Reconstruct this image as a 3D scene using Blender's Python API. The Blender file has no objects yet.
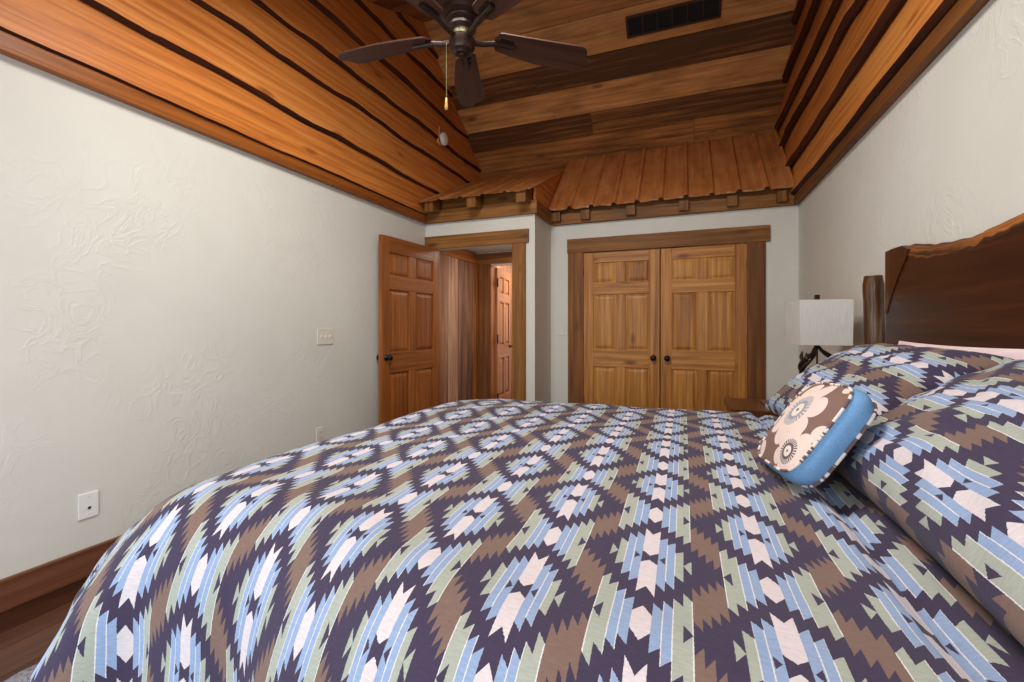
import bpy, bmesh, math, random
import numpy as np
from mathutils import Vector, Matrix, noise as mnoise
PI = math.pi
R = math.radians
rnd = random.Random(7)
SC = bpy.context.scene
COL = SC.collection

# ------------------------------------------------------------------ camera, world, light
EYE = 1.2
cam_d = bpy.data.cameras.new('camera')
cam_d.sensor_width = 36.0
cam_d.lens = 36.0 * 445.0 / 1024.0
cam_d.shift_y = -13.0 / 1024.0
cam_d.clip_start = 0.02
cam = bpy.data.objects.new('camera', cam_d)
cam.location = (0, 0, EYE)
cam.rotation_euler = (PI / 2, 0, R(21.1))
COL.objects.link(cam)
SC.camera = cam

SC.view_settings.view_transform = 'Standard'
SC.view_settings.look = 'None'
SC.view_settings.gamma = 1.0
SC.view_settings.use_curve_mapping = False
SC.view_settings.exposure = 0.0

world = bpy.data.worlds.new('sky')
SC.world = world
world.use_nodes = True
bg = world.node_tree.nodes['Background']
bg.inputs[0].default_value = (0.80, 0.90, 1.0, 1)
bg.inputs[1].default_value = 1.2


def area(name, loc, size, energy, color, aim):
    l = bpy.data.lights.new(name, 'AREA')
    l.shape = 'RECTANGLE'
    l.size, l.size_y = size
    l.energy = energy
    l.color = color
    o = bpy.data.objects.new(name, l)
    o.location = loc
    o.rotation_euler = (Vector(aim) - Vector(loc)).to_track_quat('-Z', 'Z').to_euler()
    COL.objects.link(o)
    return o


# daylight through the two rear windows, far room's lamp; skylight and hall fill added
area('daylight_patio_door', (-1.45, -0.80, 1.10), (1.7, 2.0), 46, (0.83, 0.92, 1.0), (-1.45, 3.0, 1.3))
area('daylight_small_window', (0.40, -0.80, 1.50), (0.8, 1.2), 24, (0.96, 0.98, 1.0), (0.2, 3.0, 1.5))
area('added_fill_from_above', (-0.95, 1.36, 3.50), (1.4, 0.9), 118, (1.0, 0.97, 0.92), (-0.95, 2.0, 1.0))  # unseen skylight source, added for light from above
area('far_room_ceiling_lamp', (-2.0, 6.4, 2.42), (0.6, 0.6), 36, (1.0, 0.97, 0.93), (-2.0, 6.4, 0))
area('hall_fill_light', (-1.9, 4.95, 2.18), (0.3, 0.3), 7, (1.0, 0.92, 0.82), (-1.9, 4.95, 0))  # unseen fill added to brighten the hall

# ------------------------------------------------------------------ shader helpers


def srgb(r, g, b):
    def f(c):
        c /= 255.0
        return c / 12.92 if c <= 0.04045 else ((c + 0.055) / 1.055) ** 2.4
    return (f(r), f(g), f(b), 1)


class Ex:
    """A socket or a number with arithmetic that makes Math nodes."""
    def __init__(s, nt, v):
        s.nt, s.v = nt, v

    def op(s, kind, *others):
        n = s.nt.nodes.new('ShaderNodeMath')
        n.operation = kind
        for i, o in enumerate((s,) + others):
            o = o.v if isinstance(o, Ex) else o
            if isinstance(o, (int, float)):
                n.inputs[i].default_value = o
            else:
                s.nt.links.new(o, n.inputs[i])
        return Ex(s.nt, n.outputs[0])

    def __add__(s, o): return s.op('ADD', o)
    def __radd__(s, o): return s.op('ADD', o)
    def __sub__(s, o): return s.op('SUBTRACT', o)
    def __rsub__(s, o): return Ex(s.nt, o).op('SUBTRACT', s)
    def __mul__(s, o): return s.op('MULTIPLY', o)
    def __rmul__(s, o): return s.op('MULTIPLY', o)
    def __truediv__(s, o): return s.op('DIVIDE', o)
    def lt(s, o): return s.op('LESS_THAN', o)
    def gt(s, o): return s.op('GREATER_THAN', o)
    def floor(s): return s.op('FLOOR')
    def fract(s): return s.op('FRACT')
    def abs(s): return s.op('ABSOLUTE')
    def mx(s, o): return s.op('MAXIMUM', o)
    def mn(s, o): return s.op('MINIMUM', o)
    def between(s, a, b): return s.gt(a) * s.lt(b)


class Mat:
    def __init__(s, name, rough=0.6, spec=0.4):
        s.m = bpy.data.materials.new(name)
        s.m.use_nodes = True
        s.nt = s.m.node_tree
        s.b = s.nt.nodes['Principled BSDF']
        s.b.inputs['Roughness'].default_value = rough
        s.b.inputs['Specular IOR Level'].default_value = spec

    def node(s, t, **kw):
        n = s.nt.nodes.new(t)
        for k, v in kw.items():
            setattr(n, k, v)
        return n

    def link(s, a, b):
        s.nt.links.new(a.v if isinstance(a, Ex) else a, b)

    def ex(s, sock): return Ex(s.nt, sock)

    def uv(s):
        n = s.node('ShaderNodeUVMap')
        x = s.node('ShaderNodeSeparateXYZ')
        s.link(n.outputs[0], x.inputs[0])
        return s.ex(x.outputs[0]), s.ex(x.outputs[1])

    def coord(s, kind='Object'):
        n = s.node('ShaderNodeTexCoord')
        x = s.node('ShaderNodeSeparateXYZ')
        s.link(n.outputs[kind], x.inputs[0])
        return [s.ex(x.outputs[i]) for i in range(3)]

    def vec(s, x, y, z=0.0):
        n = s.node('ShaderNodeCombineXYZ')
        for i, o in enumerate((x, y, z)):
            if isinstance(o, Ex):
                s.link(o, n.inputs[i])
            else:
                n.inputs[i].default_value = o
        return n.outputs[0]

    def noise(s, v, scale=1.0, detail=4.0, dist=0.0, rough=0.55):
        n = s.node('ShaderNodeTexNoise')
        if v is not None:
            s.link(v, n.inputs['Vector'])
        n.inputs['Scale'].default_value = scale
        n.inputs['Detail'].default_value = detail
        n.inputs['Distortion'].default_value = dist
        n.inputs['Roughness'].default_value = rough
        return s.ex(n.outputs['Fac'])

    def ramp(s, f, stops):
        n = s.node('ShaderNodeValToRGB')
        s.link(f, n.inputs[0])
        e = n.color_ramp.elements
        while len(e) < len(stops):
            e.new(0.5)
        for i, (p, c) in enumerate(stops):
            e[i].position = p
            e[i].color = c
        return n.outputs[0]

    def mix(s, f, a, b, kind='MIX'):
        n = s.node('ShaderNodeMix', data_type='RGBA', blend_type=kind)
        for i, o in ((0, f), (6, a), (7, b)):
            if isinstance(o, Ex):
                s.link(o, n.inputs[i])
            elif isinstance(o, (int, float)):
                n.inputs[i].default_value = o
            elif isinstance(o, tuple):
                n.inputs[i].default_value = o
            else:
                s.link(o, n.inputs[i])
        return n.outputs[2]

    def scale(s, col, f):
        return s.mix(1.0, col, s.vec(f, f, f), 'MULTIPLY')

    def color(s, c):
        if isinstance(c, tuple):
            s.b.inputs['Base Color'].default_value = c
        else:
            s.link(c, s.b.inputs['Base Color'])
        return s

    def bump(s, h, strength=0.3, dist=0.01):
        n = s.node('ShaderNodeBump')
        n.inputs['Strength'].default_value = strength
        n.inputs['Distance'].default_value = dist
        s.link(h, n.inputs['Height'])
        s.link(n.outputs[0], s.b.inputs['Normal'])
        return s


def wood(name, dark, mid, light, rough=0.5, var=0.8, fine=1.0, knots=0.6, grime=0.0, spec=0.3):
    m = Mat(name, rough, spec)
    u, v = m.uv()
    t = m.node('ShaderNodeAttribute', attribute_name='tone')
    tone = m.ex(t.outputs['Fac'])
    z = tone * 31.0
    warp = m.noise(m.vec(u * 0.55, v * 2.4, z), 1.0, 3.0)
    n1 = m.noise(m.vec(u * 1.3, v * 42.0 * fine, z), 1.0, 7.0, 0.25, 0.62)
    ring = ((v * 80.0 * fine + warp * 17.0 + n1 * 2.0).op('SINE')) * 0.5 + 0.5
    fac = n1 * 0.85 + ring * 0.10 + (warp - 0.5) * 0.35 + (tone - 0.5) * var * 0.55
    col = m.ramp(fac, [(0.14, dark), (0.47, mid), (0.84, light)])
    if knots:
        vo = m.node('ShaderNodeTexVoronoi')
        m.link(m.vec(u * 1.7, v * 5.0, z), vo.inputs['Vector'])
        vo.inputs['Scale'].default_value = 1.0
        d = m.ex(vo.outputs['Distance'])
        kn = (0.16 - d).op('MULTIPLY', 9.0).mx(0.0).mn(1.0)
        col = m.mix(kn * knots, col, dark)
    if grime:
        g = m.noise(m.vec(u * 2.0, v * 7.0, z + 5.0), 1.0, 5.0)
        col = m.mix((g - 0.42).mx(0.0).mn(0.3) * (3.0 * grime), col, dark)
    m.color(col)
    m.bump(n1 + ring * 0.25, 0.25, 0.004)
    return m.m


def plain(name, c, rough=0.5, metal=0.0, spec=0.4, noise_amt=0.08, scale=40):
    m = Mat(name, rough, spec)
    m.b.inputs['Metallic'].default_value = metal
    x, y, z = m.coord('Object')
    n = m.noise(m.vec(x, y, z), scale, 3.0)
    m.color(m.scale(m.mix(0.0, c, c), n * (2 * noise_amt) + (1 - noise_amt)))
    return m.m


# ------------------------------------------------------------------ materials
def plaster_mat():
    m = Mat('skip_trowel_plaster', 0.75, 0.25)
    x, y, z = m.coord('Object')
    v = m.vec(x, y, z)
    big = m.noise(v, 2.2, 3.0, 1.2)
    arcs = m.noise(m.vec(x * 1.0, y * 1.0, z * 1.0), 6.5, 3.0, 1.6)
    ridge = (1.0 - (arcs - 0.5).abs() * 14.0).mx(0.0)
    patch = (m.noise(v, 1.9, 2.0) - 0.40).mx(0.0) * 5.0
    h = ridge * patch.mn(1.0) * 0.45 + m.noise(v, 14.0, 4.0) * 0.22 + big * 0.35
    m.bump(h, 0.26, 0.012)
    m.color(m.ramp(big, [(0.2, srgb(211, 208, 198)), (0.8, srgb(217, 214, 205))]))
    return m.m


M = {}
M['plaster'] = plaster_mat()
M['gable'] = wood('orange_waney_boards', srgb(120, 58, 20), srgb(200, 120, 54), srgb(230, 166, 92), 0.42, 0.7, knots=0.7)
M['wane'] = wood('bark_wane_and_shade', srgb(34, 14, 6), srgb(66, 28, 12), srgb(110, 54, 22), 0.7, 0.6, fine=0.6, knots=0.4)
M['barn'] = wood('brown_barn_boards', srgb(88, 56, 28), srgb(178, 118, 62), srgb(220, 162, 98), 0.6, 2.0, knots=0.7, grime=0.6)
M['beam'] = wood('rough_header_wood', srgb(74, 42, 16), srgb(134, 86, 36), srgb(178, 124, 62), 0.55, 0.6, knots=0.7, grime=0.35)
M['trimwood'] = wood('door_casing_wood', srgb(70, 38, 16), srgb(126, 76, 34), srgb(166, 108, 54), 0.55, 0.6, knots=0.5, grime=0.4)
M['closetdoor'] = wood('honey_pine', srgb(104, 58, 22), srgb(184, 122, 56), srgb(222, 168, 94), 0.38, 0.35, knots=0.85, grime=0.25)
M['entrydoor'] = wood('red_brown_pine', srgb(92, 46, 16), srgb(148, 84, 34), srgb(180, 114, 54), 0.36, 0.25, knots=0.25)
M['grey_barn'] = wood('weathered_vertical_boards', srgb(92, 60, 44), srgb(156, 110, 82), srgb(206, 168, 140), 0.7, 1.0, fine=0.55, knots=0.5, grime=0.3)
M['floor'] = wood('dark_floor_boards', srgb(34, 17, 10), srgb(66, 36, 22), srgb(94, 56, 36), 0.32, 1.0, knots=0.4, grime=0.3)
M['base'] = wood('brown_baseboard_wood', srgb(74, 42, 28), srgb(112, 68, 47), srgb(134, 88, 64), 0.45, 0.4, knots=0.3)
M['slab'] = wood('dark_walnut_slab', srgb(22, 9, 4), srgb(56, 25, 10), srgb(98, 48, 20), 0.33, 0.5, fine=0.7, knots=0.6)
M['bark'] = wood('rough_bark_edge', srgb(26, 12, 5), srgb(70, 34, 13), srgb(196, 120, 54), 0.75, 0.3, fine=0.8, knots=0.5, grime=1.0)
M['log'] = wood('peeled_log', srgb(36, 18, 8), srgb(92, 58, 30), srgb(190, 164, 138), 0.24, 0.6, fine=0.6, knots=0.8, grime=0.7)
M['nightstand'] = wood('dark_nightstand_wood', srgb(44, 24, 12), srgb(92, 54, 26), srgb(128, 82, 44), 0.28, 0.6, fine=0.8)
M['blade'] = wood('dark_fan_blade_wood', srgb(44, 24, 18), srgb(72, 44, 34), srgb(92, 60, 46), 0.45, 0.2, knots=0)
M['bronze'] = plain('oil_rubbed_bronze', srgb(62, 46, 40), 0.38, 0.7, 0.5)
M['brass_dull'] = plain('greenish_brass_band', srgb(128, 124, 92), 0.4, 0.7, 0.5)
M['black'] = plain('black_iron', srgb(24, 20, 20), 0.35, 0.5, 0.5)
M['white_plastic'] = plain('white_plastic', srgb(232, 230, 226), 0.35, 0.0, 0.5, 0.02)
M['ivory_plastic'] = plain('ivory_plastic', srgb(216, 210, 196), 0.4, 0.0, 0.5, 0.02)
M['dark_hole'] = plain('dark_slot', srgb(18, 16, 16), 0.8)
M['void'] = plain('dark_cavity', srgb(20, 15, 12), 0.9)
M['ceiling_white'] = plain('white_ceiling_paint', srgb(226, 220, 210), 0.8, noise_amt=0.02)
M['far_wall'] = plain('pink_white_wall_paint', srgb(236, 228, 218), 0.8, noise_amt=0.02)
M['vent'] = plain('brown_vent_metal', srgb(76, 42, 22), 0.5, 0.2)
M['mattress'] = plain('mattress_ticking', srgb(214, 210, 204), 0.9)
M['pale_wood'] = plain('pale_shim_wood', srgb(216, 160, 92), 0.6)


def roof_mat():
    m = Mat('rusted_metal_roofing', 0.42, 0.5)
    m.b.inputs['Metallic'].default_value = 0.1
    u, v = m.uv()
    n1 = m.noise(m.vec(u * 2.0, v * 9.0), 1.0, 5.0, 0.5)
    n2 = m.noise(m.vec(u * 7.0, v * 7.0, 3.0), 1.0, 5.0)
    col = m.ramp(n1 * 0.65 + n2 * 0.35, [(0.25, srgb(140, 78, 38)), (0.5, srgb(196, 124, 66)), (0.75, srgb(216, 154, 98))])
    # pale scraped zinc where the sheet ends were cut
    edge = (u.op('PINGPONG', 1000.0)).lt(0.035) + u.gt(10.0)
    sp = m.noise(m.vec(u * 30.0, v * 14.0), 1.0, 4.0)
    col = m.mix(edge.mn(1.0) * ((sp - 0.5) * 8.0).mx(0.0).mn(1.0), col, srgb(206, 190, 176))
    m.color(col)
    m.bump(n2, 0.15, 0.004)
    return m.m


M['roof'] = roof_mat()


def fabric_mat(name, A, P, u0, v0):
    m = Mat(name, 0.85, 0.2)
    try:
        m.b.inputs['Sheen Weight'].default_value = 0.08
    except KeyError:
        pass
    uu, vv = m.uv()
    fz = m.noise(m.vec(uu * 260.0, vv * 260.0), 1.0, 2.0) - 0.5
    cu = (uu - u0) * (1.0 / A) + fz * 0.012
    k = (cu + 0.5).floor()
    d = (cu - k).abs()
    par = (k * 0.5).fract()                     # 0 or .5
    w = ((vv - v0) * (1.0 / P) + par + fz * 0.012).op('PINGPONG', 0.5)   # 0 hexagon row, .5 star row
    q = 0.5 - w

    def strip(a, b): return d.between(a, b - 1e-5)
    def t(a, b): return ((d - a) * (1.0 / (b - a)))
    # white centre column
    t0 = t(0.0, 0.075)
    c0 = d.lt(0.075) * (w.lt(0.110 - 0.055 * t0)).mx(q.lt(0.245 + 0.06 * t0) * q.gt(0.022 + 0.036 * t0))
    t1 = t(0.075, 0.15)
    c1 = strip(0.075, 0.15) * (w.lt(0.152 - 0.040 * t1)).mx(q.lt(0.202 + 0.042 * t1) * (1.0 - d.between(0.088, 0.14) * q.lt((d - 0.088) * 0.65)))
    t2 = t(0.15, 0.225)
    c2 = strip(0.15, 0.225) * (w.lt(0.190 - 0.040 * t2)).mx(q.lt(0.168 + 0.042 * t2))
    t3 = t(0.225, 0.30)
    c3 = strip(0.225, 0.30) * (w.lt(0.226 - 0.040 * t3)).mx(q.lt(0.100 + 0.035 * t3))
    t4 = t(0.30, 0.37)
    c4 = strip(0.30, 0.37) * (w.lt(0.280 - 0.045 * t4) * w.gt(0.055 * (1.0 - t4))).mx(q.lt(0.058 * t4))
    s4 = (d - 0.37) * (4.0 / 0.26)
    f4 = s4.floor()
    saw = s4.fract()
    lo = 0.045 + 0.0375 * f4 + 0.055 * (1.0 - saw)
    hi = 0.3425 + 0.0375 * f4 - 0.055 * saw
    cb = d.gt(0.37) * w.gt(lo) * w.lt(hi)
    lines = d.between(0.148, 0.157).mx(d.between(0.222, 0.231)).mx(d.between(0.361, 0.372) * w.lt(0.26))
    light = c0.mx(c1).mx(c2).mx(c3).mx(c4)

    heather = m.noise(m.vec(uu * 60.0, vv * 240.0), 1.0, 4.0)
    col = m.mix(cb, srgb(62, 52, 74), srgb(120, 96, 86))
    col = m.mix(c3.mx(c4), col, srgb(160, 164, 152))
    col = m.mix(c1.mx(c2), col, srgb(139, 158, 190))
    col = m.mix(c0, col, srgb(208, 196, 198))
    col = m.mix(lines * light, col, srgb(212, 207, 205))
    col = m.scale(col, heather * 0.45 + 0.78)
    m.color(col)
    wv = (uu * 2600.0).op('SINE') + (vv * 2600.0).op('SINE')
    m.bump(heather + wv * 0.1, 0.12, 0.003)
    return m.m


M['duvet'] = fabric_mat('southwestern_print_duvet', 0.185, 0.362, -0.056, 0.998)
M['sham'] = fabric_mat('southwestern_print_sham', 0.185, 0.32, 0.0, 0.0)


def flower_mat():
    m = Mat('brown_flower_print', 0.85, 0.2)
    u, v = m.uv()                               # metres on the face
    fz = m.noise(m.vec(u * 300.0, v * 300.0), 1.0, 2.0)
    col = m.mix(0.0, srgb(126, 98, 88), srgb(126, 98, 88))
    flowers = [(0.13, -0.13, 0.075, 7, 0.5, 0), (-0.20, -0.03, 0.085, 7, 0.1, 1), (-0.12, 0.17, 0.065, 7, 0.0, 0), (0.15, 0.13, 0.07, 7, 0.2, 1),
               (0.0, 0.028, 0.108, 7, 0.3, 1), (-0.085, -0.080, 0.072, 7, 0.9, 0)]
    for (cx, cy, r0, n, ph, kind) in flowers:
        du, dv = u - cx, v - cy
        r = (du * du + dv * dv).op('SQRT')
        a = dv.op('ARCTAN2', du)
        pet = (((a + ph) * (n / 2.0)).op('SINE').abs()).op('POWER', 0.55)
        edge = r0 * (0.62 + 0.38 * pet)
        col = m.mix(r.lt(edge), col, srgb(224, 200, 190))
        spokes = ((a * 26.0).op('SINE') * 0.5 + 0.5).gt(0.5)
        rim = r.between(r0 * 0.30, r0 * 0.46)
        c_in = srgb(150, 148, 156) if kind else srgb(104, 84, 82)
        col = m.mix(r.lt(r0 * 0.46), col, c_in)
        col = m.mix(rim * spokes, col, srgb(206, 196, 190))
        col = m.mix(r.lt(r0 * 0.2), col, srgb(222, 208, 196))
        col = m.mix(r.lt(r0 * 0.05), col, srgb(96, 76, 74))
    m.color(m.scale(col, fz * 0.3 + 0.85))
    return m.m


def cloth(name, c, vary=0.25, sx=900.0, sy=900.0):
    m = Mat(name, 0.85, 0.2)
    x, y, z = m.coord('Object')
    n = m.noise(m.vec(x * sx, y * sx, z * sy), 1.0, 2.0)
    n2 = m.noise(m.vec(x * 12.0, y * 12.0, z * 12.0), 1.0, 3.0)
    m.color(m.scale(m.mix(0.0, c, c), n * vary + n2 * 0.15 + (0.95 - vary / 2)))
    m.bump(n, 0.15, 0.002)
    return m.m


M['flower'] = flower_mat()
M['denim'] = cloth('blue_gusset_cloth', srgb(110, 152, 194), 0.6, 300, 300)
M['denim_dark'] = cloth('deep_blue_back_cloth', srgb(92, 140, 192), 0.35, 300, 300)
M['pink_linen'] = cloth('pale_pink_pillowcase', srgb(232, 208, 208), 0.1)
M['linen'] = cloth('grey_linen_shade', srgb(206, 202, 196), 0.42, 330, 14)


def piping_mat():
    m = Mat('striped_piping', 0.8, 0.2)
    u, v = m.uv()
    col = m.mix((m.noise(m.vec(u * 26.0, 0.0), 1.0, 2.0)).gt(0.5), srgb(226, 214, 208), srgb(112, 88, 84))
    m.color(col)
    return m.m


M['piping'] = piping_mat()


def rug_mat():
    m = Mat('grey_blue_shag', 0.95, 0.1)
    x, y, z = m.coord('Object')
    n = m.noise(m.vec(x, y, z), 60.0, 4.0)
    n2 = m.noise(m.vec(x, y, z), 8.0, 3.0)
    m.color(m.ramp(n * 0.6 + n2 * 0.4, [(0.3, srgb(86, 82, 90)), (0.65, srgb(168, 164, 172))]))
    m.bump(n, 0.8, 0.02)
    return m.m


M['rug'] = rug_mat()
_g = Mat('window_glass', 0.02, 0.5)
_tr = _g.node('ShaderNodeBsdfTransparent')
_gl = _g.node('ShaderNodeBsdfGlossy')
_gl.inputs['Roughness'].default_value = 0.02
_mx = _g.node('ShaderNodeMixShader')
_mx.inputs[0].default_value = 0.05
_g.link(_tr.outputs[0], _mx.inputs[1])
_g.link(_gl.outputs[0], _mx.inputs[2])
_g.link(_mx.outputs[0], _g.nt.nodes['Material Output'].inputs[0])
M['glass'] = _g.m

# ------------------------------------------------------------------ mesh helpers


class MB:
    def __init__(s):
        s.v, s.f, s.uv, s.tone, s.mi = [], [], [], [], []

    def face(s, idx, uvs, tone=0.5, mi=0):
        s.f.append(list(idx))
        s.uv.append(list(uvs))
        s.tone.append(tone)
        s.mi.append(mi)

    def hexa(s, P, grain=0, tone=None, mi=0):
        """Eight corners ordered (x-,y-,z-),(x+,y-,z-),(x+,y+,z-),(x-,y+,z-) then the same at z+. grain = 0/1/2 local axis."""
        tone = rnd.random() if tone is None else tone
        b = len(s.v)
        P = [Vector(p) for p in P]
        s.v += [tuple(p) for p in P]
        ax = [(P[1] - P[0]).normalized(), (P[3] - P[0]).normalized(), (P[4] - P[0]).normalized()]
        g = ax[grain]
        ou, ov = rnd.uniform(0, 20), rnd.uniform(0, 20)
        for idx in ((0, 3, 2, 1), (4, 5, 6, 7), (0, 1, 5, 4), (1, 2, 6, 5), (2, 3, 7, 6), (3, 0, 4, 7)):
            q = [P[i] for i in idx]
            n = (q[1] - q[0]).cross(q[2] - q[0])
            n = n.normalized() if n.length > 1e-9 else Vector((0, 0, 1))
            a = n.cross(g)
            if a.length < 0.3:                    # end grain
                gg = ax[(grain + 1) % 3]
                a = n.cross(gg)
                uv = [(ou + (p - P[0]).dot(gg), ov + (p - P[0]).dot(a)) for p in q]
            else:
                a.normalize()
                uv = [(ou + (p - P[0]).dot(g), ov + (p - P[0]).dot(a)) for p in q]
            s.face([b + i for i in idx], uv, tone, mi)

    def box(s, x0, x1, y0, y1, z0, z1, grain=0, tone=None, mi=0, mat=None):
        P = [(x0, y0, z0), (x1, y0, z0), (x1, y1, z0), (x0, y1, z0), (x0, y0, z1), (x1, y0, z1), (x1, y1, z1), (x0, y1, z1)]
        if mat is not None:
            P = [mat @ Vector(p) for p in P]
        s.hexa(P, grain, tone, mi)

    def grid(s, pts, uvs=None, tone=0.5, mi=0, close_u=False, close_v=False):
        """pts[i][j] -> quads; uvs[i][j]."""
        n, k = len(pts), len(pts[0])
        b = len(s.v)
        for r in pts:
            s.v += [tuple(p) for p in r]
        for i in range(n if close_u else n - 1):
            for j in range(k if close_v else k - 1):
                i2, j2 = (i + 1) % n, (j + 1) % k
                idx = (b + i * k + j, b + i2 * k + j, b + i2 * k + j2, b + i * k + j2)
                if uvs is None:
                    uu = [(i * .02, j * .02), ((i + 1) * .02, j * .02), ((i + 1) * .02, (j + 1) * .02), (i * .02, (j + 1) * .02)]
                else:
                    uu = [uvs[i][j], uvs[i2][j], uvs[i2][j2], uvs[i][j2]]
                s.face(idx, uu, tone, mi)

    def tube(s, pts, rad, seg=10, tone=None, cap=True, mi=0):
        """A round bar along points; rad one number or one per point."""
        tone = rnd.random() if tone is None else tone
        pts = [Vector(p) for p in pts]
        n = len(pts)
        rads = rad if isinstance(rad, (list, tuple)) else [rad] * n
        ref = Vector((0.13, 0.31, 0.94))
        ring, uvs, L = [], [], 0.0
        ou, ov = rnd.uniform(0, 9), rnd.uniform(0, 9)
        for i, p in enumerate(pts):
            t = (pts[min(i + 1, n - 1)] - pts[max(i - 1, 0)]).normalized()
            a = t.cross(ref)
            if a.length < 0.2:
                a = t.cross(Vector((1, 0, 0)))
            a.normalize()
            c = t.cross(a)
            if i:
                L += (pts[i] - pts[i - 1]).length
            ring.append([p + (a * math.cos(2 * PI * k / seg) + c * math.sin(2 * PI * k / seg)) * rads[i] for k in range(seg + 1)])
            uvs.append([(ou + L, ov + rads[i] * 2 * PI * k / seg) for k in range(seg + 1)])
        s.grid(ring, uvs, tone, mi)
        if cap:
            for e in (0, -1):
                b = len(s.v)
                s.v += [tuple(p) for p in ring[e][:-1]]
                idx = list(range(b, b + seg))
                if e == 0:
                    idx.reverse()
                s.face(idx, [(ou + 0.01 * i, ov) for i in range(seg)], tone, mi)

    def lathe(s, prof, seg=28, c=(0, 0, 0), axis='Z', tone=0.5, mi=0):
        pts = []
        for (r, h) in prof:
            row = []
            for k in range(seg):
                a = 2 * PI * k / seg
                x, y = r * math.cos(a), r * math.sin(a)
                p = {'Z': (x, y, h), 'X': (h, x, y), 'Y': (y, h, x)}[axis]
                row.append((c[0] + p[0], c[1] + p[1], c[2] + p[2]))
            pts.append(row)
        s.grid(pts, None, tone, mi, close_v=True)

    def poly(s, pts, tone=0.5, uvs=None, mi=0):
        b = len(s.v)
        s.v += [tuple(p) for p in pts]
        s.face(range(b, b + len(pts)), uvs or [(p[0] + p[1], p[2]) for p in pts], tone, mi)

    def build(s, name, mats, parent=None, smooth=False, bevel=0.0, merge=True, label=None):
        me = bpy.data.meshes.new(name)
        me.from_pydata(s.v, [], s.f)
        uvl = me.uv_layers.new(name='UVMap')
        flat = [c for f in s.uv for p in f for c in p]
        uvl.data.foreach_set('uv', flat)
        at = me.attributes.new('tone', 'FLOAT', 'FACE')
        at.data.foreach_set('value', s.tone)
        for m in (mats if isinstance(mats, (list, tuple)) else [mats]):
            me.materials.append(m)
        me.polygons.foreach_set('material_index', s.mi)
        if merge:
            bm = bmesh.new()
            bm.from_mesh(me)
            bmesh.ops.remove_doubles(bm, verts=bm.verts, dist=1e-5)
            bmesh.ops.recalc_face_normals(bm, faces=bm.faces)
            bm.to_mesh(me)
            bm.free()
        if smooth:
            me.polygons.foreach_set('use_smooth', [True] * len(me.polygons))
            if smooth == 'auto':
                me.set_sharp_from_angle(angle=R(35))
        o = bpy.data.objects.new(name, me)
        COL.objects.link(o)
        if parent is not None:
            o.parent = parent
        if bevel:
            b = o.modifiers.new('bevel', 'BEVEL')
            b.width = bevel
            b.segments = 2
            b.limit_method = 'ANGLE'
            b.angle_limit = R(50)
        if label:
            o['label'] = label
        return o


def empty(name, loc=(0, 0, 0), rot=(0, 0, 0)):
    o = bpy.data.objects.new(name, None)
    o.empty_display_size = 0.1
    o.location = loc
    o.rotation_euler = rot
    COL.objects.link(o)
    return o


def tag(o, label, cat=None, kind=None, group=None):
    o['label'] = label
    if cat:
        o['category'] = cat
    if kind:
        o['kind'] = kind
    if group:
        o['group'] = group
    return o


def struct(o, label, cat):
    return tag(o, label, cat, 'structure')


# ------------------------------------------------------------------ room dimensions
XL, XR = -2.70, 1.013          # side walls
YE, YC, YR = 4.31, 4.90, -0.72  # entry wall, closet wall, rear wall
XS = -1.414                    # step between entry and closet walls
H = 2.36
RIDGE_Y, RIDGE_Z = 4.2, 4.55
NEAR_P, FAR_P = 0.445, 0.80
FAR_Y0, FAR_Z0 = 5.73, 3.34


def y_far(z): return FAR_Y0 - (z - FAR_Z0) / FAR_P
def y_near(z): return RIDGE_Y - (RIDGE_Z - z) / NEAR_P


# ------------------------------------------------------------------ structure
def wall_panel(name, boxes, label, mat='plaster'):
    mb = MB()
    for b in boxes:
        mb.box(*b)
    return struct(mb.build(name, M[mat]), label, 'wall')


wall_panel('wall_left', [(XL - 0.12, XL, YR - 0.12, YE + 0.1, 0, H + 0.1)], 'long pale grey plaster wall on the left, bare but for switch and outlet plates')
wall_panel('wall_right', [(XR, XR + 0.12, YR - 0.12, FAR_Y0 + 0.2, 0, H + 0.1)], 'pale plaster wall on the right behind the headboard')
DO0, DO1, DH = -2.59, -1.655, 2.075
wall_panel('wall_entry', [(XL - 0.12, DO0, YE, YE + 0.12, 0, H + 0.12), (DO1, XS, YE, YE + 0.12, 0, H + 0.12), (DO0, DO1, YE, YE + 0.12, DH, H + 0.12)],
           'narrow pale plaster wall around the open bedroom doorway')
wall_panel('wall_step', [(XS - 0.12, XS, YE + 0.12, YC + 0.12, 0, H + 0.12)], 'short shaded plaster return between doorway wall and closet wall')
CO0, CO1 = -1.045, 0.585
wall_panel('wall_closet', [(XS, CO0, YC, YC + 0.12, 0, H + 0.1), (CO1, XR, YC, YC + 0.12, 0, H + 0.1), (CO0, CO1, YC, YC + 0.12, 2.045, H + 0.1)],
           'pale plaster wall around the closet double doors')
wall_panel('wall_closet_back', [(XS, XR, FAR_Y0 - 0.05, FAR_Y0 + 0.07, 0, 3.2)], 'hidden back wall inside the closet', 'void')
wall_panel('wall_closet_side', [(XS - 0.05, XS, YC + 0.12, FAR_Y0 - 0.05, 0, 2.48)], 'hidden side wall of the closet', 'void')

wall_panel('wall_sky_block', [(XL, XR, FAR_Y0 + 0.08, FAR_Y0 + 0.16, 2.52, 3.4), (XL, XS - 0.02, YE + 0.13, FAR_Y0 + 0.08, 2.262, 2.30)], 'hidden dark panel added behind the small metal roofs to block the sky', 'void')  # unseen panel added to keep the sky from showing through

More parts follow.
